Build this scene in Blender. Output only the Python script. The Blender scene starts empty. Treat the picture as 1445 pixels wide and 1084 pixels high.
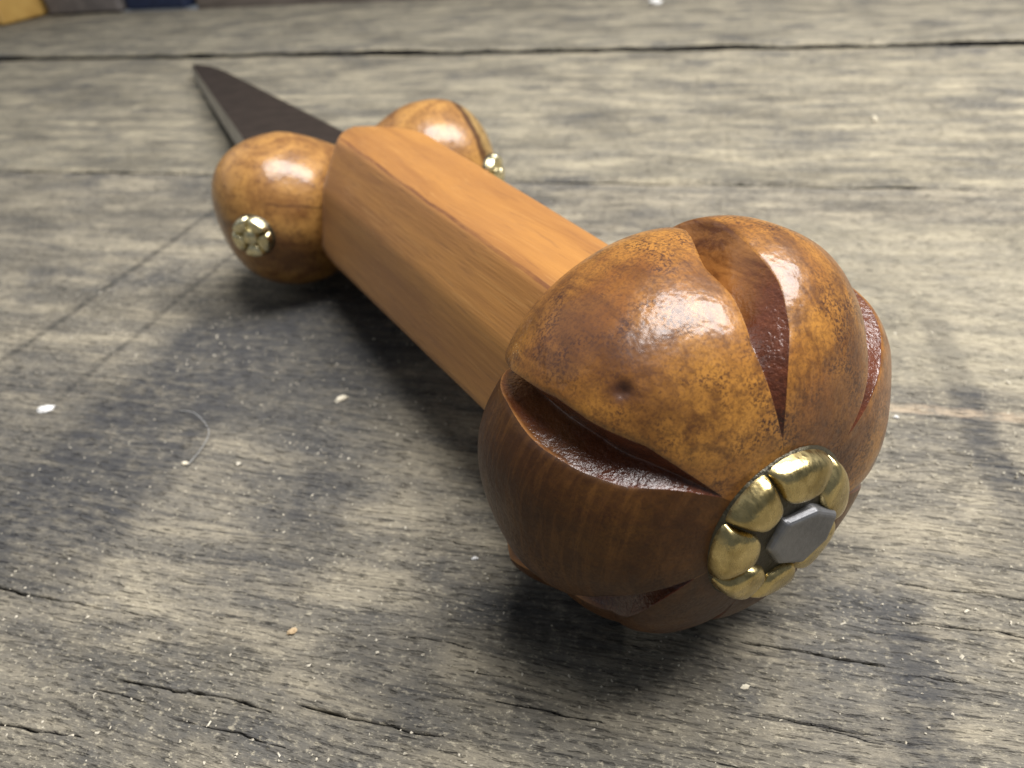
import bpy, bmesh, math, random
import numpy as np
from mathutils import Matrix, Vector

# ------------------------------------------------------------------ camera, world, lamps
S = bpy.context.scene
COL = S.collection
H = 0.07                      # camera height over the bench top in metres; shapes below are given in units of H

cam_d = bpy.data.cameras.new("camera")
cam = bpy.data.objects.new("camera", cam_d)
COL.objects.link(cam)
RC = ((0.9699274807767279, 0.2343041014769414, -0.06589590325045411),
      (0.0898506834789783, -0.5962979711623891, -0.7977189882822014),
      (-0.2262024241967148, 0.7678087767267979, -0.599418172621441))
m = Matrix.Identity(4)
for k in range(3):
    m[k][0] = RC[0][k]; m[k][1] = -RC[1][k]; m[k][2] = -RC[2][k]
m[2][3] = H
cam.matrix_world = m
cam_d.sensor_fit = 'HORIZONTAL'
cam_d.sensor_width = 36.0
cam_d.lens = 978.17 / 1445 * 36.0
cam_d.clip_start = 0.004
cam_d.clip_end = 20
cam_d.dof.use_dof = True
cam_d.dof.focus_distance = 0.90 * H
cam_d.dof.aperture_fstop = 35
S.camera = cam

w = bpy.data.worlds.new("World"); S.world = w; w.use_nodes = True
w.node_tree.nodes["Background"].inputs[0].default_value = (0.80, 0.88, 1.0, 1)
w.node_tree.nodes["Background"].inputs[1].default_value = 0.17

def area(name, loc, target, sx, sy, power, col):
    d = bpy.data.lights.new(name, 'AREA'); d.shape = 'RECTANGLE'; d.size = sx; d.size_y = sy
    d.energy = power; d.color = col
    o = bpy.data.objects.new(name, d); COL.objects.link(o)
    o.location = loc
    o.rotation_euler = (Vector(target) - Vector(loc)).to_track_quat('-Z', 'Y').to_euler()
    return o
TGT = (-0.02, 0.085, 0.02)
def at(el, az, dist):
    e, a = math.radians(el), math.radians(az)
    return (TGT[0] + dist * math.cos(e) * math.cos(a), TGT[1] + dist * math.cos(e) * math.sin(a), TGT[2] + dist * math.sin(e))
AZ = math.radians(25)
panel = area("ceiling_panel_lamp", (TGT[0] + 0.27 * math.cos(AZ), TGT[1] + 0.27 * math.sin(AZ), 0.56), TGT, 0.62, 0.27, 11.0, (1.0, 0.98, 0.97))
panel.rotation_euler = (0, 0, AZ)                      # hangs level, long side running away to the right
area("left_fill_light", at(36, 172, 1.7), TGT, 2.0, 1.3, 3.4, (0.95, 0.97, 1.0))  # broad cool fill added at the left to brighten the shaded faces

S.view_settings.view_transform = 'Standard'
S.view_settings.look = 'None'
S.view_settings.exposure = 0.0
S.view_settings.gamma = 1.0

# ------------------------------------------------------------------ helpers
def mesh_obj(name, verts, faces, mats, parent=None, smooth=True, mat_idx=None, scale=H):
    me = bpy.data.meshes.new(name)
    v = np.asarray(verts, dtype=float) * scale
    me.from_pydata(v.tolist(), [], [list(map(int, f)) for f in faces])
    for mt in (mats if isinstance(mats, (list, tuple)) else [mats]):
        me.materials.append(mt)
    if smooth:
        me.polygons.foreach_set("use_smooth", [True] * len(me.polygons))
    if mat_idx is not None:
        me.polygons.foreach_set("material_index", np.asarray(mat_idx, dtype=np.int32))
    me.update()
    o = bpy.data.objects.new(name, me)
    COL.objects.link(o)
    if parent: o.parent = parent
    return o

def grid_faces(nr, nc, wrap=False):
    r = np.arange(nr - 1)[:, None]; c = np.arange(nc if wrap else nc - 1)[None, :]
    c2 = (c + 1) % nc
    a = r * nc + c; b = r * nc + c2; d = (r + 1) * nc + c2; e = (r + 1) * nc + c
    return np.stack([a, b, d, e], -1).reshape(-1, 4)

def tag(o, label=None, cat=None, group=None, kind=None):
    if label: o["label"] = label
    if cat: o["category"] = cat
    if group: o["group"] = group
    if kind: o["kind"] = kind
    return o

def empty(name, loc=(0, 0, 0)):
    o = bpy.data.objects.new(name, None); COL.objects.link(o)
    o.location = loc; o.empty_display_size = 0.01
    return o

def vnoise(x, y, seed=0):
    """smooth value noise, numpy arrays"""
    xi = np.floor(x).astype(np.int64); yi = np.floor(y).astype(np.int64)
    fx = x - xi; fy = y - yi
    fx = fx * fx * (3 - 2 * fx); fy = fy * fy * (3 - 2 * fy)
    def hsh(a, b):
        n = (a * 374761393 + b * 668265263 + seed * 1274126177) & 0xFFFFFFFF
        n = ((n ^ (n >> 13)) * 1274126177) & 0xFFFFFFFF
        return ((n ^ (n >> 16)) & 0xFFFF) / 65535.0
    return ((hsh(xi, yi) * (1 - fx) + hsh(xi + 1, yi) * fx) * (1 - fy) +
            (hsh(xi, yi + 1) * (1 - fx) + hsh(xi + 1, yi + 1) * fx) * fy)

# ------------------------------------------------------------------ node helpers
class NT:
    def __init__(self, name):
        self.m = bpy.data.materials.new(name); self.m.use_nodes = True
        self.t = self.m.node_tree; self.n = self.t.nodes; self.l = self.t.links
        self.b = self.n["Principled BSDF"]
    def node(self, typ, **kw):
        n = self.n.new(typ)
        for k, v in kw.items(): setattr(n, k, v)
        return n
    def put(self, sock, v):
        if hasattr(v, 'is_output') or isinstance(v, bpy.types.NodeSocket): self.l.new(v, sock)
        elif v is not None: sock.default_value = v
    def coords(self, scale=(1, 1, 1), loc=(0, 0, 0), src=None, rot=(0, 0, 0)):
        if src is None:
            src = self.node('ShaderNodeTexCoord').outputs['Object']
            s = tuple(a / H for a in scale)
        else: s = scale
        mp = self.node('ShaderNodeMapping')
        self.l.new(src, mp.inputs[0]); mp.inputs['Location'].default_value = loc
        mp.inputs['Scale'].default_value = s; mp.inputs['Rotation'].default_value = rot
        return mp.outputs[0]
    def noise(self, vec, scale=1.0, detail=4.0, rough=0.55, dist=0.0, color=False):
        n = self.node('ShaderNodeTexNoise'); self.l.new(vec, n.inputs['Vector'])
        n.inputs['Scale'].default_value = scale; n.inputs['Detail'].default_value = detail
        n.inputs['Roughness'].default_value = rough; n.inputs['Distortion'].default_value = dist
        return n.outputs['Color' if color else 'Fac']
    def vor(self, vec, scale, feature='F1', rand=1.0):
        n = self.node('ShaderNodeTexVoronoi'); self.l.new(vec, n.inputs['Vector'])
        n.feature = feature; n.inputs['Scale'].default_value = scale; n.inputs['Randomness'].default_value = rand
        return n.outputs['Distance']
    def math(self, op, a, b=None, c=None, clamp=False):
        n = self.node('ShaderNodeMath', operation=op, use_clamp=clamp)
        for i, v in enumerate((a, b, c)):
            if v is not None: self.put(n.inputs[i], v)
        return n.outputs[0]
    def ramp(self, v, a, b, lo=0.0, hi=1.0):
        n = self.node('ShaderNodeMapRange'); n.interpolation_type = 'SMOOTHSTEP'
        self.put(n.inputs[0], v)
        for i, q in enumerate((a, b, lo, hi)): self.put(n.inputs[i + 1], q)
        return n.outputs[0]
    def mix(self, f, a, b, mode='MIX'):
        n = self.node('ShaderNodeMix', data_type='RGBA', blend_type=mode)
        self.put(n.inputs['Factor'], f)
        for sck, v in ((n.inputs[6], a), (n.inputs[7], b)):
            if isinstance(v, (tuple, list)): v = (*v[:3], 1)
            self.put(sck, v)
        return n.outputs[2]
    def sep(self, vec):
        n = self.node('ShaderNodeSeparateXYZ'); self.l.new(vec, n.inputs[0]); return n.outputs
    def addv(self, a, b):
        n = self.node('ShaderNodeVectorMath', operation='ADD'); self.put(n.inputs[0], a); self.put(n.inputs[1], b); return n.outputs[0]
    def comb(self, x=0.0, y=0.0, z=0.0):
        n = self.node('ShaderNodeCombineXYZ')
        for i, v in enumerate((x, y, z)): self.put(n.inputs[i], v)
        return n.outputs[0]
    def distp(self, vec, p):
        n = self.node('ShaderNodeVectorMath', operation='DISTANCE'); self.l.new(vec, n.inputs[0]); n.inputs[1].default_value = p
        return n.outputs['Value']
    def bump(self, h, strength, dist, normal=None):
        n = self.node('ShaderNodeBump'); n.inputs['Strength'].default_value = strength
        n.inputs['Distance'].default_value = dist * H
        self.l.new(h, n.inputs['Height'])
        if normal is not None: self.l.new(normal, n.inputs['Normal'])
        return n.outputs[0]
    def out(self, color=None, rough=None, normal=None, metallic=None, coat=None, coat_r=None, spec=None, coat_n=None):
        b = self.b.inputs
        if color is not None:
            self.put(b['Base Color'], (*color, 1) if isinstance(color, tuple) else color)
        if rough is not None: self.put(b['Roughness'], rough)
        if normal is not None: self.put(b['Normal'], normal)
        if metallic is not None: self.put(b['Metallic'], metallic)
        if coat is not None: self.put(b['Coat Weight'], coat)
        if coat_r is not None: self.put(b['Coat Roughness'], coat_r)
        if coat_n is not None: self.put(b['Coat Normal'], coat_n)
        if spec is not None: self.put(b['Specular IOR Level'], spec)
        return self.m

# ------------------------------------------------------------------ materials
def plank_material(name, marks=True, tint=(1, 1, 1), off=0.0, fk=0.70):
    N = NT(name)
    p0 = N.coords(loc=(off, off * 0.7, 0))                  # units of H, x along the grain
    p = N.coords()
    wob = N.noise(N.coords((0.8, 1.6, 0.4), (off, 3, 0), src=p0), 1.0, 3)
    wv = N.comb(0.0, N.math('MULTIPLY', N.math('SUBTRACT', wob, 0.5), 0.12), 0.0)
    q = N.addv(p0, wv)
    fine = N.noise(N.coords((2.0, 92, 8), src=q), 1.0, 7, 0.68)
    vfine = N.noise(N.coords((36, 230, 14), src=q), 1.0, 4, 0.70)
    pits = N.noise(N.coords((26, 170, 9), (5, 8, 0), src=q), 1.0, 3, 0.6)
    mid = N.noise(N.coords((2.8, 12, 3), src=q), 1.0, 6, 0.66)
    broad = N.noise(N.coords((1.7, 3.0, 1), (7, 1, 0), src=q), 1.0, 6, 0.66)
    cross = N.noise(N.coords((10, 0.9, 1), (2, 5, 0), src=p0), 1.0, 5, 0.65)
    blot = N.noise(N.coords((2.2, 3.4, 1), (11, 4, 0), src=q), 1.0, 7, 0.70)
    gr = N.noise(N.coords((75, 150, 60), src=p0), 1.0, 4, 0.75)
    fuzz = N.noise(N.coords((60, 170, 60), (4, 9, 0), src=p0), 1.0, 3, 0.7)
    light = tuple(a * t for a, t in zip((0.395, 0.346, 0.252), tint))
    grey = tuple(a * t for a, t in zip((0.190, 0.174, 0.142), tint))
    dark = (0.050, 0.047, 0.043)
    c = N.mix(N.ramp(mid, 0.36, 0.64), grey, light)
    c = N.mix(N.ramp(broad, 0.42, 0.66, 0, 0.68), c, tuple(a * 0.52 for a in grey))
    c = N.mix(N.ramp(blot, 0.50, 0.68, 0, 0.75), c, (0.070, 0.072, 0.076))
    c = N.mix(N.ramp(cross, 0.56, 0.75, 0, 0.30), c, (0.085, 0.082, 0.080))
    patch = N.noise(N.coords((8, 19, 5), (1, 6, 0), src=q), 1.0, 6, 0.70)
    c = N.mix(N.ramp(patch, 0.50, 0.66, 0, 0.42), c, (0.085, 0.082, 0.076))
    c = N.mix(N.ramp(fine, 0.49, 0.68, 0, min(1.0, fk * 1.15)), c, dark)
    c = N.mix(N.ramp(vfine, 0.52, 0.68, 0, fk), c, (0.040, 0.036, 0.031))
    c = N.mix(N.ramp(gr, 0.53, 0.68, 0, 0.62), c, (0.55, 0.49, 0.36))
    c = N.mix(N.ramp(pits, 0.62, 0.70, 0, 0.70 * fk), c, (0.022, 0.020, 0.018))
    c = N.mix(N.ramp(fuzz, 0.60, 0.74, 0, 0.38), c, (0.64, 0.59, 0.47))
    x, y, z = N.sep(p)
    hgt = N.math('ADD', N.math('MULTIPLY', fine, -0.7), N.math('MULTIPLY', vfine, -0.5))
    hgt = N.math('ADD', hgt, N.math('MULTIPLY', gr, 0.45))
    hgt = N.math('ADD', hgt, N.math('MULTIPLY', N.ramp(pits, 0.56, 0.68), -0.6))
    if marks:
        n1 = N.noise(N.coords((5, 5, 5), src=p), 1.0, 5, 0.65)
        n2 = N.noise(N.coords((25, 40, 5), src=p), 1.0, 4, 0.65)
        def band(x0, wd, y0, y1, fx, amt, col, ed=0.06, wob_=0.05, slope=0.0):
            nonlocal c
            xx = N.math('ADD', x, N.math('MULTIPLY', N.math('SUBTRACT', n1, 0.5), wob_ * 2))
            if slope: xx = N.math('SUBTRACT', xx, N.math('MULTIPLY', N.math('SUBTRACT', y, (y0 + y1) / 2), slope))
            dx = N.math('ABSOLUTE', N.math('SUBTRACT', xx, x0))
            mk = N.ramp(dx, wd * 0.5, wd * 0.5 + fx, 1, 0)
            yy = N.math('ADD', y, N.math('MULTIPLY', N.math('SUBTRACT', n1, 0.5), 0.12))
            mk = N.math('MULTIPLY', mk, N.ramp(yy, y0 - ed, y0 + ed))
            mk = N.math('MULTIPLY', mk, N.ramp(yy, y1 - ed, y1 + ed, 1, 0))
            mk = N.math('MULTIPLY', mk, N.ramp(n2, 0.34, 0.60, 0.45, 1)); mk = N.math('MULTIPLY', mk, N.ramp(fine, 0.35, 0.60, 0.65, 1))
            c = N.mix(N.math('MULTIPLY', mk, amt), c, col)
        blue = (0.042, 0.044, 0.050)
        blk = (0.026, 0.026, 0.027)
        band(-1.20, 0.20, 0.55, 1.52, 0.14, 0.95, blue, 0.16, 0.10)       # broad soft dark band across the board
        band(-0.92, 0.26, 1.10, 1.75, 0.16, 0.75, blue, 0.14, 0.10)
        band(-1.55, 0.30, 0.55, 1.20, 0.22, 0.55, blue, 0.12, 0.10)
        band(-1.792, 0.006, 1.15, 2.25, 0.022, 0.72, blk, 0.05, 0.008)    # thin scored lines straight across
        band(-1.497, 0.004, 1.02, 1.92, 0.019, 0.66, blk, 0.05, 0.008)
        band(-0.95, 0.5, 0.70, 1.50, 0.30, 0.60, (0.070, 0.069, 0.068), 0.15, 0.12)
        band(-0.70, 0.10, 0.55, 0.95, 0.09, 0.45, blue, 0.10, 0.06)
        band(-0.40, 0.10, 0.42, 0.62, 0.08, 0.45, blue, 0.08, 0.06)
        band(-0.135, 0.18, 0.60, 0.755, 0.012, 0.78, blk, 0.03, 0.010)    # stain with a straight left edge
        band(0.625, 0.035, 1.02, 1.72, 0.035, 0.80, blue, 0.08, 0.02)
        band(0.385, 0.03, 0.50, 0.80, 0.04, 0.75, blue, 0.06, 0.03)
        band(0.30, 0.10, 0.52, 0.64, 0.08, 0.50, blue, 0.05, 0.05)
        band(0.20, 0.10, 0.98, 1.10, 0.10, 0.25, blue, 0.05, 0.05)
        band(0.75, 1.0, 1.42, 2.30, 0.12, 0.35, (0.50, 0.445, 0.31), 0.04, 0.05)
        # pale scuffed streak along the grain
        yy = N.math('ABSOLUTE', N.math('SUBTRACT', N.math('ADD', y, N.math('MULTIPLY', N.math('SUBTRACT', n1, 0.5), 0.05)), 1.322))
        mk = N.math('MULTIPLY', N.ramp(yy, 0.008, 0.022, 1, 0), N.ramp(x, 0.2, 0.36))
        c = N.mix(N.math('MULTIPLY', mk, N.ramp(n2, 0.35, 0.6, 0.1, 0.75)), c, (0.47, 0.37, 0.26))
    # grime inside the carved cracks; seam shade painted on the board sides
    ck = N.node('ShaderNodeAttribute', attribute_name='crack').outputs['Fac']
    c = N.mix(N.ramp(ck, 0.05, 0.35), c, (0.012, 0.011, 0.010))
    nb = N.bump(hgt, 1.0, 0.008)
    return N.out(c, rough=0.82, normal=nb, spec=0.25)

def carved_wood(name, groove=False):
    N = NT(name)
    p = N.coords()
    blot = N.noise(p, 6.0, 5, 0.6, 0.6)
    blot2 = N.noise(N.coords((1, 1, 1), (4, 2, 9), src=p), 13.0, 5, 0.65, 0.3)
    grain = N.noise(N.coords((10, 2.2, 10), src=p), 4.0, 6, 0.65, 0.4)
    speck = N.noise(p, 230.0, 3, 0.75)
    pore = N.noise(N.coords((1.0, 0.3, 1.0), src=p), 260.0, 2, 0.6)
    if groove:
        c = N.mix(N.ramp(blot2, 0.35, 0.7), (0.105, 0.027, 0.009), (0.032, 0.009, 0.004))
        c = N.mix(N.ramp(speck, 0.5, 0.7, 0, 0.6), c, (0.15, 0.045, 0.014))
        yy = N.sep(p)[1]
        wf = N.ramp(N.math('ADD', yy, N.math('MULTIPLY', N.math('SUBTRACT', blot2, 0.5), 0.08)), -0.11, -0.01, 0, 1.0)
        wf = N.math('MULTIPLY', wf, N.node('ShaderNodeAttribute', attribute_name='pommel_tone').outputs['Fac'])
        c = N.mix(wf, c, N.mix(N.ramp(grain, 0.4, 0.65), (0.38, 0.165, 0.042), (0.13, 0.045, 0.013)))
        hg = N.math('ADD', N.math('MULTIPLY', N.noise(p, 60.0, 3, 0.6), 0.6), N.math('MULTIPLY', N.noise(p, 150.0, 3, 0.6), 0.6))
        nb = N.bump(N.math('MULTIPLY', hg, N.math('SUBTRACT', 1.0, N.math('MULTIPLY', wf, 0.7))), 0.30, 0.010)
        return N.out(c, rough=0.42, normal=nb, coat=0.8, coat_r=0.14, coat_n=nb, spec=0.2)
    c = N.mix(N.ramp(blot, 0.33, 0.68), (0.42, 0.188, 0.033), (0.195, 0.070, 0.014))
    c = N.mix(N.ramp(grain, 0.46, 0.66, 0, 0.7), c, (0.100, 0.037, 0.010))
    big = N.noise(N.coords((1, 1, 1), (6.3, 1.2, 3.3), src=p), 4.2, 4, 0.6, 0.4)
    c = N.mix(N.ramp(big, 0.48, 0.64, 0, 0.75), c, (0.080, 0.029, 0.008))
    rings = N.noise(N.coords((26, 2.0, 26), (2, 7, 5), src=p), 1.0, 4, 0.6, 0.8)
    c = N.mix(N.ramp(rings, 0.54, 0.66, 0, 0.40), c, (0.085, 0.030, 0.008))
    dk = N.ramp(blot2, 0.46, 0.66)
    sp = N.ramp(speck, 0.46, 0.58)
    c = N.mix(N.math('MULTIPLY', N.math('ADD', N.math('MULTIPLY', dk, 0.62), 0.34), sp), c, (0.052, 0.018, 0.008))
    c = N.mix(N.ramp(pore, 0.60, 0.70, 0, 0.5), c, (0.06, 0.022, 0.009))
    d = N.distp(p, (-0.181, -0.096, 0.223))
    dn = N.math('ADD', d, N.math('MULTIPLY', N.math('SUBTRACT', blot2, 0.5), 0.05))
    c = N.mix(N.ramp(dn, 0.004, 0.024, 0.8, 0), c, (0.035, 0.012, 0.007))
    hg = N.math('ADD', N.math('MULTIPLY', N.noise(p, 26.0, 3, 0.5), 0.7), N.math('MULTIPLY', N.noise(p, 75.0, 2, 0.5), 0.35))
    st = N.ramp(N.node('ShaderNodeAttribute', attribute_name='pommel_tone').outputs['Fac'], 0.0, 1.0)
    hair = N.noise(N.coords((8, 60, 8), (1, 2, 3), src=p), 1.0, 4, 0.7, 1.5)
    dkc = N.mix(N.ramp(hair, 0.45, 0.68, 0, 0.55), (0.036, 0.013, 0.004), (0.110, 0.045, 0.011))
    c = N.mix(N.math('MULTIPLY', st, 0.88), c, dkc)  # stain and painted shade of the left and lower lobes
    nb = N.bump(hg, 0.24, 0.010)
    return N.out(c, rough=N.ramp(speck, 0.3, 0.7, 0.44, 0.56), normal=nb, coat=N.math('SUBTRACT', 0.58, N.math('MULTIPLY', st, 0.45)), coat_r=0.19, coat_n=nb, spec=0.22)

def lobe_wood(name):
    N = NT(name)
    p = N.coords()
    blot = N.noise(N.coords((1, 1.0, 1.4), src=p), 7.0, 5, 0.6, 1.0)
    grain = N.noise(N.coords((14, 3, 14), src=p), 3.0, 6, 0.65, 0.7)
    speck = N.noise(p, 75.0, 3, 0.7)
    c = N.mix(N.ramp(blot, 0.34, 0.66), (0.43, 0.220, 0.058), (0.190, 0.082, 0.022))
    c = N.mix(N.ramp(grain, 0.52, 0.68, 0, 0.55), c, (0.15, 0.058, 0.018))
    c = N.mix(N.ramp(speck, 0.5, 0.66, 0, 0.45), c, (0.085, 0.032, 0.011))
    x, y, z = N.sep(p)
    nz = N.math('MULTIPLY', N.math('SUBTRACT', N.noise(p, 9.0, 3, 0.6), 0.5), 0.06)
    xe = N.math('ADD', x, nz)
    c = N.mix(N.ramp(xe, 0.335, 0.345), c, N.mix(N.ramp(grain, 0.4, 0.65), (0.34, 0.215, 0.075), (0.17, 0.100, 0.036)))
    c = N.mix(N.ramp(N.math('ABSOLUTE', N.math('SUBTRACT', xe, 0.333)), 0.004, 0.016, 0.85, 0), c, (0.040, 0.014, 0.006))
    ze = N.math('ADD', N.math('ADD', z, N.math('MULTIPLY', N.math('ADD', x, 0.22), 0.28)), N.math('MULTIPLY', nz, 0.6))
    ln = N.math('MULTIPLY', N.ramp(N.math('ABSOLUTE', N.math('SUBTRACT', ze, 0.060)), 0.001, 0.006, 0.5, 0), N.ramp(x, -0.10, -0.12))
    ln = N.math('MULTIPLY', ln, N.ramp(x, -0.33, -0.30))
    c = N.mix(ln, c, (0.045, 0.017, 0.007))
    hg = N.math('ADD', N.math('MULTIPLY', N.noise(p, 30.0, 3, 0.5), 0.6), N.math('MULTIPLY', speck, 0.25))
    nb = N.bump(hg, 0.4, 0.008)
    return N.out(c, rough=0.48, normal=nb, spec=0.25, coat=0.55, coat_r=0.16, coat_n=nb)

def grip_wood(name):
    N = NT(name)
    p = N.coords()
    wob = N.noise(N.coords((2, 1.2, 2), src=p), 1.0, 2)
    q = N.addv(p, N.comb(N.math('MULTIPLY', N.math('SUBTRACT', wob, 0.5), 0.10), 0.0, N.math('MULTIPLY', N.math('SUBTRACT', wob, 0.5), -0.08)))
    streak = N.noise(N.coords((11, 0.6, 11), src=q), 1.0, 5, 0.6)
    fine = N.noise(N.coords((110, 5.0, 110), src=q), 1.0, 4, 0.65)
    fleck = N.noise(N.coords((240, 5.0, 240), (3, 1, 2), src=q), 1.0, 2, 0.5)
    fleck2 = N.noise(N.coords((200, 9.0, 200), (8, 4, 1), src=q), 1.0, 2, 0.5)
    blot = N.noise(N.coords((3, 1.6, 3), src=p), 1.0, 4, 0.6)
    c = N.mix(N.ramp(streak, 0.34, 0.66), (0.410, 0.186, 0.040), (0.270, 0.112, 0.024))
    c = N.mix(N.ramp(blot, 0.45, 0.7, 0, 0.25), c, (0.26, 0.115, 0.042))
    c = N.mix(N.ramp(fine, 0.5, 0.7, 0, 0.25), c, (0.20, 0.085, 0.030))
    c = N.mix(N.ramp(fleck, 0.58, 0.70, 0, 0.22), c, (0.54, 0.30, 0.10))
    c = N.mix(N.ramp(fleck2, 0.62, 0.70, 0, 0.3), c, (0.15, 0.062, 0.022))
    x, y, z = N.sep(p)
    yy = N.math('SUBTRACT', 1.2305, y)
    wb = N.math('MULTIPLY', N.math('SUBTRACT', N.noise(N.coords((1, 7, 1), src=p), 1.0, 3), 0.5), 0.012)
    def ridge(x0, kx, z0, kz, w_, amt):
        nonlocal c
        dx = N.math('ADD', N.math('SUBTRACT', x, N.math('ADD', x0, N.math('MULTIPLY', yy, kx))), wb)
        dz = N.math('SUBTRACT', z, N.math('ADD', z0, N.math('MULTIPLY', yy, kz)))
        dd = N.math('SQRT', N.math('ADD', N.math('MULTIPLY', dx, dx), N.math('MULTIPLY', dz, dz)))
        k = N.math('MULTIPLY', N.ramp(dd, w_ * 0.4, w_, amt, 0), N.ramp(N.noise(N.coords((2, 5, 2), (3, 3, 3), src=p), 1.0, 4, 0.7), 0.38, 0.55, 0.55, 1))
        c = N.mix(k, c, (0.105, 0.030, 0.011))
    ridge(-0.084, 0.0144, 0.213, -0.0365, 0.0055, 0.7)
    ridge(-0.153, 0.0258, 0.098, -0.0165, 0.008, 0.35)
    edge_grime = N.ramp(y, 0.30, 0.20, 0, 0.18)
    c = N.mix(N.math('MULTIPLY', edge_grime, N.ramp(streak, 0.35, 0.6, 0.5, 1)), c, (0.17, 0.070, 0.026))
    hg = N.math('ADD', N.math('MULTIPLY', fine, -0.6), N.math('MULTIPLY', fleck2, -0.6))
    nb = N.bump(hg, 0.22, 0.005)
    N.b.inputs['Sheen Weight'].default_value = 0.04
    return N.out(c, rough=0.5, normal=nb, spec=0.3, coat=0.30, coat_r=0.42, coat_n=nb)

def brass(name, ca=(0.62, 0.50, 0.24), cb=(0.32, 0.24, 0.095)):
    N = NT(name)
    p = N.coords()
    a = N.noise(p, 22.0, 4, 0.6)
    b = N.noise(N.coords((40, 9, 14), src=p), 4.0, 4, 0.6)
    c = N.mix(N.ramp(a, 0.35, 0.7), ca, cb)
    hg = N.math('ADD', a, N.math('MULTIPLY', b, 0.4))
    nb = N.bump(N.math('ADD', a, N.math('MULTIPLY', N.noise(p, 60.0, 2, 0.5), 0.3)), 0.3, 0.008)
    return N.out(c, rough=N.ramp(b, 0.3, 0.7, 0.22, 0.36), normal=nb, metallic=1.0)

def patina(name):
    N = NT(name)
    p = N.coords()
    a = N.noise(p, 40.0, 4, 0.6)
    c = N.mix(a, (0.022, 0.020, 0.016), (0.09, 0.075, 0.040))
    return N.out(c, rough=0.4, metallic=0.6, normal=N.bump(a, 0.6, 0.010))

def steel(name, col, rough, spec=0.5, metallic=1.0, sc=30.0):
    N = NT(name)
    p = N.coords()
    a = N.noise(p, sc * 0.3, 6, 0.7)
    b = N.noise(N.coords((90, 6, 90), src=p), 1.0, 3, 0.6)
    c = N.mix(N.ramp(a, 0.3, 0.7), col, tuple(v * 0.68 for v in col))
    return N.out(c, rough=N.ramp(a, 0.3, 0.7, rough, rough + 0.12), metallic=metallic, spec=spec, normal=N.bump(N.math('ADD', a, b), 0.2, 0.006))

def plain_rough(name, c1, c2, sc=8.0, rough=0.75, stretch=(1, 1, 1)):
    N = NT(name)
    p = N.coords(stretch)
    a = N.noise(p, sc, 5, 0.6)
    return N.out(N.mix(N.ramp(a, 0.3, 0.7), c1, c2), rough=rough, normal=N.bump(a, 0.4, 0.01))

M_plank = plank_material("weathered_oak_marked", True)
M_plank_b = plank_material("weathered_oak_middle", False, (1.12, 1.12, 1.08), 13.0, 0.55)
M_plank_c = plank_material("weathered_oak_back", False, (1.05, 1.06, 1.04), 29.0, 0.50)
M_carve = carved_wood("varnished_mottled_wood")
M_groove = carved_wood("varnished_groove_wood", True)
M_lobe = lobe_wood("varnished_guard_wood")
M_grip = grip_wood("oiled_grip_wood")
M_brass = brass("aged_brass")
M_stud = brass("polished_brass", (0.88, 0.80, 0.52), (0.66, 0.56, 0.30))
M_patina = patina("dark_brass_patina")
M_button = steel("dull_steel", (0.27, 0.27, 0.275), 0.42, 0.5, 0.85)
M_blade = steel("blackened_steel", (0.034, 0.024, 0.018), 0.55, 0.20, 0.0)
M_spine = steel("filed_steel", (0.46, 0.43, 0.37), 0.45, 0.5, 0.4)

# ------------------------------------------------------------------ workbench of weathered planks
bench = empty("workbench", (0, 0, 0))
tag(bench, "weathered grey oak workbench top of wide planks under the dagger", "workbench")

CRACKS = [  # y, x0, x1, half width, depth
    (0.534, -1.30, -0.93, 0.0030, 0.030), (0.536, -0.92, -0.80, 0.0012, 0.010),
    (0.425, -0.86, -0.53, 0.0032, 0.034), (0.443, -0.52, -0.27, 0.0034, 0.036),
    (0.326, -1.02, -0.80, 0.0024, 0.022), (0.402, -0.86, -0.75, 0.0016, 0.014),
    (0.683, 0.13, 0.215, 0.0016, 0.014), (0.676, 0.19, 0.38, 0.0026, 0.028), (0.672, 0.38, 0.46, 0.0012, 0.010),
    (0.568, 0.15, 0.37, 0.0016, 0.014), (0.560, 0.24, 0.33, 0.0015, 0.012),
    (0.62, -0.50, -0.40, 0.0014, 0.012), (0.548, -0.30, -0.20, 0.0013, 0.010), (0.585, -0.42, -0.27, 0.0012, 0.009),
    (0.835, -0.62, -0.35, 0.0016, 0.012), (0.79, -0.45, -0.28, 0.0014, 0.010), (0.745, -0.30, -0.20, 0.0014, 0.010),
    (0.84, 0.38, 0.62, 0.0016, 0.012), (0.77, 0.33, 0.58, 0.0018, 0.012), 
    (0.48, 0.05, 0.30, 0.0016, 0.012), (0.505, -0.25, -0.05, 0.0016, 0.012), (0.382, -0.70, -0.48, 0.0014, 0.010),
]

def levels(segs):
    out = []
    for a, b, d in segs:
        n = max(1, int(round((b - a) / d)))
        out.append(np.linspace(a, b, n, endpoint=False))
    out.append(np.array([segs[-1][1]]))
    return np.concatenate(out)

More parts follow.
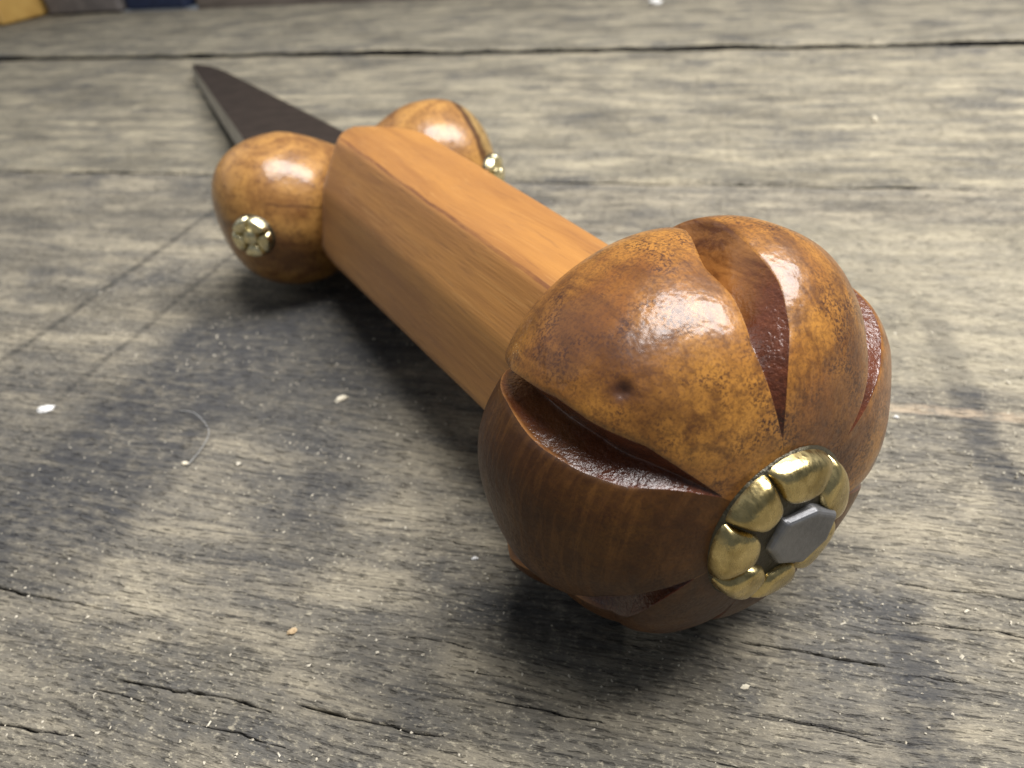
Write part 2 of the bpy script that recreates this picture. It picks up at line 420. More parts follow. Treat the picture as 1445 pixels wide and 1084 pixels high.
def plank(xs, ys, mat, seed, amp, cracks=(), edge=0.03, thick=0.42, z0=0.0, front=None, back=None):
    """a board: displaced top sheet plus sides and underside. front/back: edge offset functions of x"""
    xs = np.asarray(xs); ys = np.asarray(ys)
    y0, y1 = ys[0], ys[-1]
    X, Y = np.meshgrid(xs, ys)
    t = (Y - y0) / (y1 - y0)
    if front is not None: Y = Y + front(X) * np.clip(1 - t * 3, 0, 1)
    if back is not None: Y = Y + back(X) * np.clip(t * 3 - 2, 0, 1)
    wq = (vnoise(X * 1.1 + 5, Y * 1.5, seed) - 0.5) * 0.16
    Yw = Y + wq
    Z = amp * (0.9 * (vnoise(X * 2.2, Yw * 42, seed + 1) - 0.5) + 0.7 * (vnoise(X * 5, Yw * 95, seed + 2) - 0.5)
               + 1.2 * (vnoise(X * 1.1, Yw * 12, seed + 3) - 0.5) + 0.6 * (vnoise(X * 22, Yw * 160, seed + 4) - 0.5))
    Z = Z + amp * 1.4 * (vnoise(X * 0.5, Y * 2.0, seed + 5) - 0.5)
    CK = np.zeros_like(Z)
    for i, (cy, a, b, hw, dp) in enumerate(cracks):
        yc = cy + (vnoise(X * 9 + i * 7.3, X * 0 + i, seed + 9) - 0.5) * 0.009 + (vnoise(X * 45 + i * 3, X * 0 + i, seed + 11) - 0.5) * 0.004
        tt = np.clip((X - a) / (b - a), 0, 1)
        inside = np.where((X > a) & (X < b), 1.0, 0.0)
        taper = np.clip(np.sin(np.pi * tt), 0, 1) ** 0.5 * (0.55 + 0.8 * vnoise(X * 40 + i, X * 0, seed + 13)) * inside
        wv = np.maximum(hw * 0.58 * taper, 1e-6)
        d = np.abs(Y - yc) / wv
        k = np.clip(1.45 - d, 0, 1) * (taper > 0.02)
        Z = Z - dp * k * taper
        CK = np.maximum(CK, k * np.clip(taper * 1.6, 0, 1))
    # worn, uneven arrises
    for yy, sgn in ((Y[0:1, :], 1), (Y[-1:, :], -1)):
        dd = np.abs(Y - yy)
        ew = edge * (0.5 + vnoise(X * 4, X * 0 + sgn, seed + 20) + 0.4 * vnoise(X * 20, X * 0 + sgn, seed + 21))
        Z = Z - np.clip(1 - dd / ew, 0, 1) ** 2 * ew * 0.75
    nr, nc = X.shape
    top = np.stack([X, Y, Z + z0], -1).reshape(-1, 3)
    faces = [grid_faces(nr, nc)]
    # border loop down to the underside
    loop = np.concatenate([np.arange(nc), np.arange(1, nr) * nc + nc - 1, (nr - 1) * nc + np.arange(nc - 2, -1, -1), np.arange(nr - 2, 0, -1) * nc])
    rim = top[loop].copy(); low = top[loop].copy(); low[:, 2] = z0 - thick
    base = len(top); n = len(loop); i = np.arange(n); j = (i + 1) % n
    side = np.stack([base + n + i, base + i, base + j, base + n + j], -1)
    verts = np.concatenate([top, low, rim])
    me = bpy.data.meshes.new("plank")
    fl = [f for f in np.concatenate([faces[0], side]).tolist()] + [list(range(base + n - 1, base - 1, -1))]
    me.from_pydata((verts * H).tolist(), [], fl)
    me.materials.append(mat)
    sm = np.ones(len(fl), dtype=bool); sm[len(faces[0]):] = False
    me.polygons.foreach_set("use_smooth", sm)
    at_ = me.attributes.new("crack", 'FLOAT', 'POINT')
    at_.data.foreach_set("value", np.concatenate([CK.reshape(-1), np.ones(2 * n)]).astype(np.float32))  # board sides set fully dark, painting in the shade of the seams
    me.update()
    o = bpy.data.objects.new("plank", me); COL.objects.link(o); o.parent = bench
    return o

# rows of the marked board, denser near the lens and along its cracks
yr = levels([(0.04, 0.26, 0.02), (0.26, 0.80, 0.0036), (0.80, 1.30, 0.0050), (1.30, 2.596, 0.0085)])
ex = [np.arange(c[0] - 0.013, c[0] + 0.013, 0.0013) for c in CRACKS if c[0] < 0.9]
yr = np.unique(np.round(np.concatenate([yr] + ex), 4))
keep = [yr[0]]
for v in yr[1:]:
    if v - keep[-1] > 0.0009: keep.append(v)
keep[-1] = 2.596
xr = levels([(-10.5, -3.4, 0.25), (-3.4, -1.6, 0.02), (-1.6, 0.8, 0.0075), (0.8, 1.6, 0.02), (1.6, 6.0, 0.25)])
def seam_wob(seed, a):
    return lambda X: (vnoise(X * 1.3, X * 0, seed) - 0.5) * a + (vnoise(X * 7, X * 0 + 3, seed) - 0.5) * a * 0.4
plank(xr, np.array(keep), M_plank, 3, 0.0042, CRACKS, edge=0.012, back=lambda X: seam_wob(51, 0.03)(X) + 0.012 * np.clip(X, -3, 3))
xc = levels([(-10.5, -4.4, 0.10), (-4.4, 1.9, 0.022), (1.9, 6.0, 0.2)])
plank(xc, levels([(2.624, 4.40, 0.014), (4.40, 4.80, 0.010)]), M_plank_b, 17, 0.0055, [], edge=0.014,
      front=lambda X: seam_wob(51, 0.03)(X) + 0.012 * np.clip(X, -3, 3), back=lambda X: seam_wob(61, 0.02)(X) - 0.0135 * X)
plank(xc, levels([(5.0, 7.18, 0.03)]), M_plank_c, 29, 0.006, [], edge=0.02, z0=0.0,
      front=lambda X: seam_wob(71, 0.03)(X) - 0.0135 * X)
plank(levels([(-10.5, 6.0, 0.1)]), levels([(-2.4, 0.03, 0.05)]), M_plank_c, 37, 0.004, [], edge=0.012)

# ------------------------------------------------------------------ dagger
C = Vector((0.0227, 0.7816, 0.3110))
U = Vector((0.6759, -0.7352, 0.0512)).normalized()       # axis, blade towards pommel
R = Vector((0.7361, 0.6768, 0.0)).normalized()
Nn = R.cross(-U).normalized(); R = (-U).cross(Nn).normalized()
dag = empty("dagger")
mm = Matrix.Identity(4)
for k in range(3):
    mm[k][0] = R[k]; mm[k][1] = -U[k]; mm[k][2] = Nn[k]; mm[k][3] = C[k] * H
dag.matrix_world = mm
tag(dag, "dagger with mottled brown wooden hilt, grooved round pommel, brass flower caps and dark blade", "dagger")

# --- pommel: seven swollen lobes between V-cut flutes
PR, PL, PM, PR0, PF = 0.3217, 0.3712, 0.5096, 0.150, 0.098
def prof(s):
    b = PR0 + (PR - PR0) * np.clip(1 - np.abs((PM - s) / PM) ** 2.3, 0, 1) ** (1 / 2.3)
    f = PF + (PR - PF) * np.sqrt(np.clip(1 - ((s - PM) / (1 - PM)) ** 2, 0, 1))
    return np.where(s < PM, b, f)
GA = np.radians(np.array([37.0, 86.5, 145.2, 205.0, 247.0, 296.0, 345.0]))
GTW = np.radians(np.array([0.0, 11.0, -6.0, -16.0, 0.0, 0.0, 0.0]))     # how far each flute swings towards its front end
GTB = np.radians(np.array([0.0, -8.0, 0.0, 0.0, 0.0, 0.0, 0.0]))       # and towards its back end
GC = np.array([0.45, 0.50, -0.30, 0.25, 0.0, 0.0, 0.2])               # where the bottom line of the V lies between its edges
GW = np.array([6.4, 6.7, 6.4, 8.6, 6.2, 6.0, 6.0])
LOBE_SCALE = {0: 1.01, 1: 0.985, 2: 0.925, 3: 0.865, 4: 0.86, 5: 0.95, 6: 1.055}  # lobe k lies between flute k and k+1
def build_pommel():
    # s samples, denser at both ends
    th = np.linspace(0, np.pi, 150)
    sb = PM * (0.5 - 0.5 * np.cos(np.linspace(0, np.pi, 60)))
    sf = PM + (1 - PM) * np.sin(np.linspace(0, np.pi / 2, 100))
    s = np.concatenate([sb[:-1], sf])
    rad = prof(s)
    # flute half width in degrees along s
    wz = np.clip((0.992 - s) / 0.13, 0, 1) ** 0.6 * (0.62 + 0.38 * np.clip((s - 0.36) / 0.24, 0, 1))
    wb = np.clip((s + 0.05) / 0.2, 0, 1) ** 0.5
    wfun = wz * wb
    dep = 0.056 * np.clip((0.992 - s) / 0.30, 0, 1) ** 0.7 * np.clip((s + 0.10) / 0.25, 0, 1)
    tw = np.clip((s - 0.72) / 0.27, 0, 1) ** 1.6
    tb = np.clip((0.66 - s) / 0.42, 0, 1); tb = tb * tb * (3 - 2 * tb)
    nl, ng = 54, 26
    cols_th, cols_kind, cols_t, cols_l = [], [], [], []
    for k in range(7):
        a0 = GA[k]; a1 = GA[(k + 1) % 7] + (2 * np.pi if k == 6 else 0)
        for j in range(ng):     # flute k from -1 to 1 (left part included)
            t = -1 + 2 * j / ng
            cols_kind.append(1); cols_t.append(t); cols_th.append((k, a0, None)); cols_l.append(k)
        for j in range(nl):
            # cluster near edges
            t = 0.5 - 0.5 * math.cos(math.pi * j / nl)
            cols_kind.append(0); cols_t.append(t); cols_th.append((k, a0, a1)); cols_l.append(k)
    ncol = len(cols_t); nr = len(s)
    V = np.zeros((nr, ncol, 3))
    for c in range(ncol):
        k, a0, a1 = cols_th[c]; t = cols_t[c]
        W0 = np.radians(GW[k]) * wfun + 0.002
        if cols_kind[c] == 1:
            # edge wobble: hand-cut flute edges
            ang = a0 + GTW[k] * tw + GTB[k] * tb + t * W0 + 0.005 * np.sin(s * 7 + k * 2.1) + 0.0015 * np.sin(s * 23 + k)
            vshape = 1 - abs(t - GC[k]) / ((1 - GC[k]) if t > GC[k] else (1 + GC[k]))
            vshape = vshape ** 0.85
            d = dep * vshape * (1.4 if k == 3 else 1.0 + 0.45 * np.clip((0.75 - s) / 0.25, 0, 1) * (k == 1))
            puff = 1 - 0.046 * wfun
            kl = (k - 1) % 7
            sc0 = LOBE_SCALE[kl]; sc1 = LOBE_SCALE[k]
            sc = sc0 + (sc1 - sc0) * (t + 1) / 2
        else:
            W1 = np.radians(GW[(k + 1) % 7]) * wfun + 0.002
            o0 = GTW[k] * tw + GTB[k] * tb + 0.005 * np.sin(s * 7 + k * 2.1) + 0.0015 * np.sin(s * 23 + k)
            k2 = (k + 1) % 7
            o1 = GTW[k2] * tw + GTB[k2] * tb + 0.005 * np.sin(s * 7 + k2 * 2.1) + 0.0015 * np.sin(s * 23 + k2)
            ang = (a0 + W0 + o0) * (1 - t) + (a1 - W1 + o1) * t
            d = 0 * s
            edge = min(t, 1 - t)
            puff = 1 - 0.040 * wfun * (1 - min(1, edge / 0.36)) ** 2 - 0.006 * (1 - min(1, edge / 0.03)) ** 2 * wfun
            km, kp = (k - 1) % 7, (k + 1) % 7
            # blend of neighbouring lobe sizes at the lobe borders is handled inside the flutes
            sc = LOBE_SCALE[k] + 0 * s
        lowf = np.clip((s - 0.30) / 0.22, 0, 1) if np.max(sc) < 0.9 else 1.0
        r_ = rad * puff * (1 + (sc - 1) * np.clip((0.98 - s) / 0.2, 0, 1) * lowf) - d
        y = (PM - s) * PL
        V[:, c, 0] = r_ * np.cos(ang); V[:, c, 1] = y + d * 0.25 * np.clip((s - 0.6) / 0.4, 0, 1); V[:, c, 2] = r_ * np.sin(ang)
    # dents and hand-carved unevenness
    P = V.reshape(-1, 3)
    nrm = P / np.linalg.norm(P, axis=1, keepdims=True)
    un = vnoise(P[:, 0] * 7 + 3 + P[:, 1] * 4, P[:, 2] * 7 + P[:, 1] * 5, 5) - 0.5
    P = P + nrm * (un * 0.010)[:, None]
    dd = np.linalg.norm(P - np.array([-0.181, -0.096, 0.223]), axis=1)
    P = P - nrm * (np.exp(-(dd / 0.0075) ** 2) * 0.006)[:, None]
    F = grid_faces(nr, ncol, True)
    colidx = F[:, 0] % ncol
    gm = np.array(cols_kind)[colidx]
    # groove faces only where the flute is open
    row = F[:, 0] // ncol
    gm = np.where(wfun[row] > 0.03, gm, 0)
    P = np.concatenate([P, [[0, PM * PL, 0], [0, -(1 - PM) * PL, 0]]])
    nb = len(P) - 2; nf = len(P) - 1
    i = np.arange(ncol); j = (i + 1) % ncol
    faces = F.tolist() + [[int(b), int(a), nb] for a, b in zip(i, j)] + [[int(a + (nr - 1) * ncol), int(b + (nr - 1) * ncol), nf] for a, b in zip(i, j)]
    # orientation: outward
    faces = [f[::-1] for f in faces]
    mi = gm.tolist() + [0] * (2 * ncol)
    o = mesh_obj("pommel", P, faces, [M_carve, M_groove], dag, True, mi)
    stain_shade = {2: 1.0, 3: 1.0, 4: 0.9, 5: 0.7}  # darker left and lower lobes: deeper stain plus shade put into the colour
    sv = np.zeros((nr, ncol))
    for c in range(ncol): sv[:, c] = stain_shade.get(cols_th[c][0], 0.0) if cols_kind[c] == 0 else (1.0 if cols_th[c][0] == 1 else 0.2)
    at_ = o.data.attributes.new("pommel_tone", 'FLOAT', 'POINT')
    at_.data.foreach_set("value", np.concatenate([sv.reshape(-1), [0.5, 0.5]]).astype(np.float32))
    return o
pommel = build_pommel()

# --- brass flower cap
def petal_mesh(a0, a1, r0, r1, hgt, gap, nu=14, nv=14, top=0.0):
    """one domed petal between angles a0..a1, lying on z=0 (local), rising to hgt; closed underneath"""
    V = []
    am = (a0 + a1) / 2
    for i in range(nv + 1):
        v = i / nv                      # radial
        for j in range(nu + 1):
            u = j / nu * 2 - 1          # across
            rr = r0 + (r1 - r0) * v
            hw = (a1 - a0) / 2 - gap / max(rr, 1e-4)
            # rounded outer corners, pointed inner end
            ww = hw * (0.88 + 0.12 * math.sin(min(1, v / 0.35) * math.pi / 2))
            a = am + u * ww
            ro = rr - (r1 - r0) * (0.05 * abs(u) ** 5 * v - 0.20 * u * u * (1 - v) ** 2)
            hx = max(0, 1 - abs(u) ** 6.0) ** 0.55
            hv = max(0, 1 - abs(2 * v - 1.0) ** 6.0)
            z = hgt * (hx * hv ** 0.5) * (0.82 + 0.18 * math.sin(v * 2.6))
            V.append((ro * math.cos(a), ro * math.sin(a), z))
    F = grid_faces(nv + 1, nu + 1).tolist()
    n = len(V)
    ring = list(range(nu + 1)) + [(i + 1) * (nu + 1) - 1 for i in range(1, nv + 1)] + [nv * (nu + 1) + j for j in range(nu - 1, -1, -1)] + [i * (nu + 1) for i in range(nv - 1, 0, -1)]
    for q in ring: V.append((V[q][0], V[q][1], V[q][2] - hgt * 0.35))
    m_ = len(ring)
    for i in range(m_): F.append([ring[i], ring[(i + 1) % m_], n + (i + 1) % m_, n + i][::-1])
    F.append([n + i for i in range(m_)])
    return np.array(V), F

def place(V, origin, axis, up=(0, 0, 1)):
    """map local (x,y,z) with z along axis to dagger space"""
    ax = Vector(axis).normalized(); upv = Vector(up)
    ey = (upv - ax * upv.dot(ax)).normalized(); ex_ = ey.cross(ax).normalized()
    B = np.array([ex_, ey, ax])
    return np.asarray(V) @ B + np.asarray(origin)

def disc_mesh(prof_pts, seg=48):
    V = []; 
    for r_, z_ in prof_pts:
        for k in range(seg):
            a = 2 * math.pi * k / seg; V.append((r_ * math.cos(a), r_ * math.sin(a), z_))
    F = grid_faces(len(prof_pts), seg, True).tolist()
    n = len(V); V.append((0, 0, prof_pts[-1][1])); b = (len(prof_pts) - 1) * seg
    for k in range(seg): F.append([b + k, b + (k + 1) % seg, n])
    return np.array(V), F

FRONT = -(1 - PM) * PL          # y of the front of the wood
front_o = (-0.012, FRONT, 0.000); front_ax = (0, -1, 0)
# looking along -axis: local x of place() -> check orientation: ex = ey x ax = z x (-y) = x
V, F = disc_mesh([(0.1125, -0.03), (0.1122, 0.0015), (0.104, 0.007), (0.075, 0.022), (0.05, 0.024), (0.0005, 0.024)])
cap = mesh_obj("flower_cap", place(V, front_o, front_ax), F, M_patina, dag)
PB = [148, 197, 240, 290, 342, 408, 468, 508]
for a0, a1 in zip(PB[:-1], PB[1:]):
    V, F = petal_mesh(math.radians(a0), math.radians(a1), 0.050, 0.1095, 0.022, 0.0006, 22, 22)
    # domed cap: the petals lean down towards the rim
    rr = np.hypot(V[:, 0], V[:, 1]); V[:, 2] += 0.004 + 0.015 * (1 - (rr / 0.109) ** 2)
    p = mesh_obj("petal", place(V, front_o, front_ax), F, M_brass, cap)
# faceted steel button in the middle
def button():
    ns = 7
    rs = [0.055, 0.048, 0.056, 0.051, 0.046, 0.055, 0.050]
    V = []
    for z_, sc in ((0.010, 1.02), (0.032, 0.98), (0.037, 0.88)):
        for k in range(ns):
            a = math.radians(20 + 360 * k / ns); V.append((rs[k] * sc * math.cos(a) * 1.06, rs[k] * sc * math.sin(a) * 0.92, z_ + 0.004 * math.cos(a)))
    F = grid_faces(3, ns, True).tolist() + [[2 * ns + k for k in range(ns)]]
    return np.array(V), F
V, F = button()
V[:, 0] += 0.014; V[:, 1] -= 0.006
bt = mesh_obj("button", place(V, front_o, front_ax), F, M_button, cap, smooth=False)
bv = bt.modifiers.new("bevel", 'BEVEL'); bv.width = 0.003 * H; bv.segments = 2

# --- grip: six-sided, slightly tapered, shouldered at the guard
def build_grip():
    sec = np.array([(0.106, 0.219), (-0.086, 0.215), (-0.163, 0.098), (-0.210, -0.066), (-0.100, -0.190), (0.100, -0.190), (0.186, -0.040), (0.150, 0.100)])
    ns = len(sec)
    # round the arrises
    pts = []
    for i in range(ns):
        p0, p1, p2 = sec[i - 1], sec[i], sec[(i + 1) % ns]
        f = 0.015
        d0 = (p0 - p1) / np.linalg.norm(p0 - p1); d2 = (p2 - p1) / np.linalg.norm(p2 - p1)
        a, b = p1 + d0 * f, p1 + d2 * f
        for q in (0, 0.33, 0.67, 1):
            pts.append((1 - q) ** 2 * a + 2 * q * (1 - q) * p1 + q * q * b)
        for q in (0.25, 0.5, 0.75):
            e = sec[(i + 1) % ns]
            b2 = e - (e - p1) / np.linalg.norm(e - p1) * f
            pts.append(b + (b2 - b) * q)
    pts = np.array(pts); n = len(pts)
    y0, y1 = 0.10, 1.372
    ys = np.concatenate([np.linspace(y0, 1.10, 60, endpoint=False), 1.10 + (y1 - 1.10) * np.sin(np.linspace(0, math.pi / 2, 34))])
    V = []
    for y in ys:
        t = 1 - (y - 0.189) / (1.2305 - 0.189)
        sc = 1 - 0.176 * max(t, 0)
        e = np.clip((y - 1.115) / (y1 - 1.115), 0, 1)
        k = 1 - 0.97 * e ** 1.6
        top = 1 - 0.05 * e ** 3
        q = pts * sc
        el = np.clip((y - 1.235) / (y1 - 1.235), 0, 1)
        for (x, z) in q:
            hi = min(1, max(0, (z - 0.02) / 0.15)); hi = hi * hi * (3 - 2 * hi)
            kk = k if x > 0 else 1 - 0.80 * el ** 1.6
            kk = kk * hi + (1 - 0.12 * e ** 2) * (1 - hi)
            V.append((x * kk - 0.018 * e * hi, y, z * top))
    V = np.array(V)
    V[:, 0] += 0.003 * (vnoise(V[:, 1] * 6, V[:, 2] * 6 + 9, 3) - 0.5)
    V[:, 2] += 0.004 * (vnoise(V[:, 1] * 5, V[:, 0] * 6 + 2, 4) - 0.5)
    F = grid_faces(len(ys), n, True).tolist()
    F.append(list(range(n))[::-1] if False else [(len(ys) - 1) * n + i for i in range(n)])
    F.append(list(range(n))[::-1])
    o = mesh_obj("grip", V, F, M_grip, dag)
    return o
grip = build_grip()

# --- guard: two swelling lobes
GY = 1.2305 + 0.2332
def build_lobe(sg):
    n, mseg = 64, 72
    xs = []
    cx, rl = 0.2216, 0.2054
    V = []
    th = np.linspace(0, np.pi, n)
    prof_x, prof_r = [], []
    for i in range(30):            # neck inside the grip
        x = -0.02 + (cx + 0.02) * i / 30
        t = x / cx
        prof_x.append(x); prof_r.append(rl * (0.58 + 0.42 * math.sin(max(0, t) * math.pi / 2) ** 1.25))
    for i in range(40):
        a = (math.pi / 2) * i / 39
        q = math.sin(a); prof_x.append(cx + rl * 0.985 * q); prof_r.append(max(rl * (1 - q ** 2.4) ** (1 / 2.4), 0.0004))
    for x, r_ in zip(prof_x, prof_r):
        for k in range(mseg):
            a = 2 * math.pi * k / mseg
            V.append((sg * x, GY + r_ * math.cos(a), 0.0023 + 0.010 * max(0, x / cx - 0.6) + r_ * math.sin(a) * (1.10 if math.sin(a) < 0 else 1.0)))
    V = np.array(V)
    c0 = np.array([sg * cx, GY, 0]); nr_ = (V - c0); nr_ /= np.linalg.norm(nr_, axis=1, keepdims=True) + 1e-9
    V = V + nr_ * (0.010 * (vnoise(V[:, 0] * 6 + 5, V[:, 1] * 6 + V[:, 2] * 5, 8) - 0.5))[:, None]
    F = grid_faces(len(prof_x), mseg, True).tolist()
    F.append(list(range(mseg))); F.append([(len(prof_x) - 1) * mseg + k for k in range(mseg)][::-1])
    if sg > 0: F = [f[::-1] for f in F]
    F = [f[::-1] for f in F]
    o = mesh_obj("guard_lobe", V, F, M_lobe, dag)
    # brass flower stud, facing outwards and back towards the pommel
    d = np.array([sg * 0.60, -0.70, 0.0]); d /= np.linalg.norm(d)
    o_ = np.array([sg * cx, GY, 0.008]) + d * rl * 1.035
    Vd, Fd = disc_mesh([(0.057, -0.016), (0.057, 0.002), (0.050, 0.008), (0.0005, 0.009)], 32)
    st = mesh_obj("flower_stud", place(Vd, o_, d), Fd, M_patina, dag)
    for k in range(5):
        a0 = math.radians(15 + 72 * k); a1 = a0 + math.radians(72)
        Vp, Fp = petal_mesh(a0, a1, 0.017, 0.0555, 0.017, 0.0008, 14, 12)
        Vp[:, 2] += 0.006
        mesh_obj("petal", place(Vp, o_, d), Fp, M_stud, st)
    Vb, Fb = disc_mesh([(0.023, 0.004), (0.0225, 0.016), (0.017, 0.022), (0.008, 0.025), (0.0005, 0.026)], 20)
    mesh_obj("button", place(Vb, o_, d), Fb, M_stud, st)
    return o
build_lobe(-1); build_lobe(1)

# --- blade: flat dark face, ground spine along the left edge
def build_blade():
    yv, ylen = 5.897, 4.6664
    ytip = 4.80
    ys = np.concatenate([np.linspace(1.35, 4.1, 60, endpoint=False), 4.1 + (ytip - 4.1) * np.sin(np.linspace(0, math.pi / 2, 30))])
    V = []
    for y in ys:
        wd = 0.2347 * (yv - y) / ylen
        e = np.clip((y - 4.15) / (ytip - 4.15), 0, 1)
        wr = wd * math.sqrt(max(0, 1 - e ** 2.4)) + 0.0008
        f = (y - 1.35) / (ytip - 1.35)
        zt = 0.020 - 0.004 * f
        th_ = 0.085 * (1 - f) + 0.078 * f
        cx = -(wd - wr) * 0.98 - 0.012 * (y - 1.35) / 3.4
        b = -0.016 * (1 - 0.3 * f)
        V += [(-wr + cx, y, zt), (wr * 0.86 + cx, y, zt - 0.002), (wr * 0.86 + cx - 0.002, y, zt - th_ * 0.55), (-wr + cx + b, y, zt - th_)]
        # left flank: slightly undercut so that it catches the bench's light
    n = 4
    F = grid_faces(len(ys), n, True)
    mi = [1 if (f[0] % n) == 3 else 0 for f in F]
    F = F.tolist() + [[0, 1, 2, 3][::-1], [(len(ys) - 1) * n + i for i in range(n)]]
    mi += [0, 0]
    F = [f[::-1] for f in F]
    o = mesh_obj("blade", V, F, [M_blade, M_spine], dag, False, mi)
    return o
build_blade()

# ------------------------------------------------------------------ things on the bench
rng = np.random.default_rng(4)
M_flake = plain_rough("pale_wood_flake", (0.72, 0.66, 0.52), (0.52, 0.45, 0.32), 30.0)
M_tan = plain_rough("tan_crumb", (0.46, 0.34, 0.20), (0.34, 0.24, 0.13), 30.0)
M_white = plain_rough("white_chip", (0.80, 0.79, 0.76), (0.66, 0.65, 0.62), 30.0)
M_dust = plain_rough("pale_sawdust", (0.62, 0.57, 0.46), (0.46, 0.41, 0.31), 40.0)
M_fibre = plain_rough("grey_fibre", (0.34, 0.34, 0.33), (0.26, 0.26, 0.25), 40.0)

def chip(name, x, y, sx, sy, sz, rot, mat, label, seed):
    r_ = np.random.default_rng(seed)
    e = empty(name); bpy.data.objects.remove(e)
    n = 9
    V = []
    for lev, sc in ((0.0, 0.85), (0.5, 1.0), (1.0, 0.6)):
        for k in range(n):
            a = 2 * math.pi * k / n
            rr = sc * (0.50 + 0.75 * r_.random())
            V.append((sx * rr * math.cos(a), sy * rr * math.sin(a), sz * (lev * (0.7 + 0.5 * r_.random()))))
    V = np.array(V); F = grid_faces(3, n, True).tolist() + [list(range(n))[::-1], [2 * n + k for k in range(n)]]
    o = mesh_obj(name, V, F, mat, None, False)
    o.location = (x * H, y * H, 0.001 * H); o.rotation_euler = (0, 0, rot)
    tag(o, label, "wood chip", "chips and crumbs on the bench")
    return o
chip("white_chip", -1.492, 1.002, 0.025, 0.015, 0.009, 0.4, M_white, "white chip, largest crumb, near the left edge of the bench", 1)
chip("wood_flake", -0.768, 1.156, 0.020, 0.009, 0.009, 0.9, M_flake, "pale wood flake on the bench in the grip's shadow", 2)
chip("wood_flake", -1.018, 0.891, 0.011, 0.006, 0.004, 0.2, M_flake, "cream flake beside the end of the curled fibre", 3)
chip("wood_flake", -0.581, 0.556, 0.009, 0.006, 0.0035, 0.7, M_tan, "tan crumb above the long bench crack at lower left", 4)
chip("wood_flake", 0.144, 0.604, 0.008, 0.005, 0.003, 0.3, M_flake, "square pale flake on the bench just in front of the pommel", 5)
chip("wood_flake", 0.744, 3.38, 0.012, 0.030, 0.014, 0.1, M_flake, "cream sliver on the far plank right of the dagger", 6)
chip("white_chip", -0.427, 6.531, 0.060, 0.040, 0.030, 0.0, M_white, "blurred white crumb on the rearmost plank", 7)
chip("white_chip", -0.320, 0.757, 0.007, 0.004, 0.005, 0.0, M_white, "tiny white crumb just left of the pommel", 8)
chip("white_chip", 0.468, 1.286, 0.006, 0.004, 0.005, 0.0, M_white, "tiny white crumb just right of the pommel", 9)

# loose fibre
cu = [(-1.142, 1.051, 0.006), (-1.095, 1.040, 0.016), (-1.049, 1.014, 0.018), (-1.020, 0.990, 0.014), (-1.009, 0.965, 0.010), (-1.006, 0.925, 0.006), (-1.008, 0.885, 0.004)]
def tube(name, pts, rad, mat):
    P = [Vector(p) for p in pts]
    fine_ = []
    for i in range(len(P) - 1):
        p0 = P[max(0, i - 1)]; p1 = P[i]; p2 = P[i + 1]; p3 = P[min(len(P) - 1, i + 2)]
        for k in range(6):
            t = k / 6
            fine_.append(0.5 * ((2 * p1) + (p2 - p0) * t + (2 * p0 - 5 * p1 + 4 * p2 - p3) * t * t + (3 * p1 - p0 - 3 * p2 + p3) * t ** 3))
    fine_.append(P[-1])
    V = []
    for i, p in enumerate(fine_):
        d = (fine_[min(i + 1, len(fine_) - 1)] - fine_[max(0, i - 1)]).normalized()
        a = d.orthogonal().normalized(); b = d.cross(a)
        for k in range(6):
            an = k * math.pi / 3; V.append(tuple(p + (a * math.cos(an) + b * math.sin(an)) * rad))
    F = grid_faces(len(fine_), 6, True).tolist()
    return mesh_obj(name, V, F, mat)
tag(tube("fibre", cu, 0.0009, M_fibre), "thin curled grey fibre lying on the dark band of the bench", "fibre")

# sawdust: uncountable tiny grains
def sawdust():
    V = []; F = []
    for k in range(2600):
        y = 0.25 + 1.45 * rng.random() ** 1.5
        x = -1.35 + 2.25 * rng.random() if y < 1.0 else -1.9 + 2.9 * rng.random()
        s_ = 0.0006 + 0.0012 * rng.random() ** 3 + 0.0006 * y
        if rng.random() < 0.010: s_ *= 2.0
        el = 1 + (2.2 if rng.random() < 0.12 else 0.5) * rng.random()
        a = rng.random() * 6.283
        b = len(V)
        z = 0.0005
        for (dx, dy, dz) in ((-el, -1, 0), (el, -.8, 0), (el * .9, 1, 0), (-el * .8, .9, 0), (-.3 * el, -.4, 1.1), (.4 * el, .3, 1.3)):
            q = (dx + .3 * rng.standard_normal()) * s_; w_ = (dy + .3 * rng.standard_normal()) * s_
            V.append((x + q * math.cos(a) - w_ * math.sin(a), y + q * math.sin(a) + w_ * math.cos(a), z + dz * s_ * 0.9))
        F += [[b, b + 1, b + 5], [b + 1, b + 2, b + 5], [b + 2, b + 3, b + 5], [b + 3, b + 4, b + 5], [b + 3, b, b + 4], [b, b + 5, b + 4]]
    o = mesh_obj("sawdust", V, F, M_dust, None, False)
    tag(o, "fine pale sawdust scattered over the bench", "sawdust", kind="stuff")
sawdust()

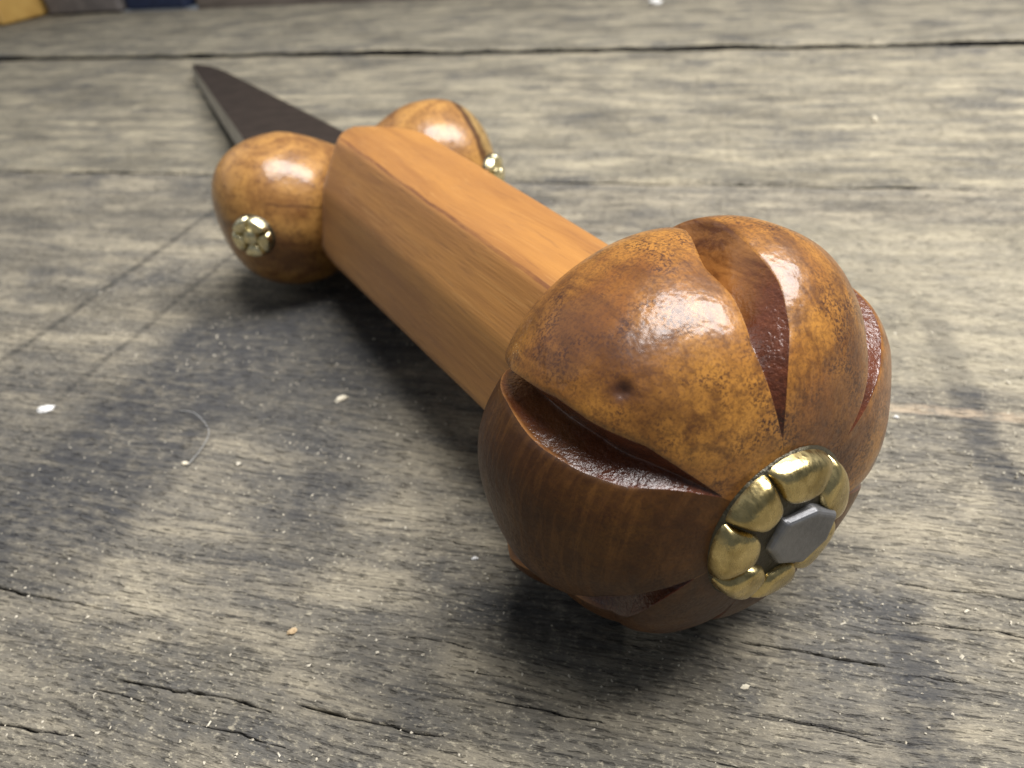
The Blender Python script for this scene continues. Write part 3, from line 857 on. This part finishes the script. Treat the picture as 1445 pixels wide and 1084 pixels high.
# ------------------------------------------------------------------ what stands behind the bench
def block(name, x0, x1, y0, y1, z0, z1, mat, label, cat, rot=0.0, bev=0.03):
    cx, cy = (x0 + x1) / 2, (y0 + y1) / 2
    bm = bmesh.new(); bmesh.ops.create_cube(bm, size=1)
    for v in bm.verts: v.co = Vector((v.co.x * (x1 - x0) * H, v.co.y * (y1 - y0) * H, (v.co.z + 0.5) * (z1 - z0) * H))
    bmesh.ops.bevel(bm, geom=bm.edges[:], offset=bev * H, segments=3, affect='EDGES', profile=0.5)
    me = bpy.data.meshes.new(name); bm.to_mesh(me); bm.free(); me.materials.append(mat)
    o = bpy.data.objects.new(name, me); COL.objects.link(o)
    o.location = (cx * H, cy * H, z0 * H); o.rotation_euler = (0, 0, rot)
    tag(o, label, cat)
    return o
M_pine = plain_rough("yellow_pine", (0.60, 0.38, 0.11), (0.46, 0.27, 0.07), 4.0, 0.6, (6, 1, 1))
M_greybox = plain_rough("grey_felt", (0.16, 0.14, 0.13), (0.10, 0.09, 0.085), 12.0)
M_navy = plain_rough("navy_cloth", (0.012, 0.022, 0.06), (0.008, 0.014, 0.04), 12.0)
M_brownboard = plain_rough("grey_brown_board", (0.17, 0.14, 0.115), (0.10, 0.08, 0.065), 3.0, 0.8, (1, 1, 8))
block("pine_block", -9.6, -7.02, 6.40, 7.6, 0.01, 1.2, M_pine, "yellow pine block at the far left corner of the bench", "wood block", 0.04)
block("grey_box", -6.95, -6.06, 7.0, 7.9, 0.012, 1.1, M_greybox, "dark grey box standing between pine block and navy box", "box", 0.05)
block("navy_box", -6.02, -5.30, 7.10, 7.9, 0.012, 1.1, M_navy, "navy blue box standing at the back of the bench", "box")
block("backboard", -5.25, 5.5, 7.22, 7.5, -0.42, 1.4, M_brownboard, "grey brown board closing the back edge of the bench", "board", 0.0)

# floor far below, so that nothing floats in emptiness
fl = mesh_obj("floor", [(-40, -40, -12.5), (40, -40, -12.5), (40, 40, -12.5), (-40, 40, -12.5)], [[0, 1, 2, 3]], plain_rough("concrete", (0.30, 0.29, 0.27), (0.22, 0.21, 0.20), 0.6), None, False)
tag(fl, "grey concrete workshop floor below the bench", kind="structure")
for (lx, ly) in ((-10, -2), (5.5, -2), (-10, 6.8), (5.5, 6.8)):
    bm = bmesh.new(); bmesh.ops.create_cube(bm, size=1)
    for v in bm.verts: v.co = Vector((v.co.x * 0.8 * H, v.co.y * 0.6 * H, v.co.z * 12.06 * H))
    bmesh.ops.bevel(bm, geom=bm.edges[:], offset=0.04 * H, segments=2, affect='EDGES')
    me = bpy.data.meshes.new("leg"); bm.to_mesh(me); bm.free(); me.materials.append(M_plank_c)
    o = bpy.data.objects.new("leg", me); COL.objects.link(o); o.parent = bench; o.location = (lx * H, ly * H, -6.46 * H)
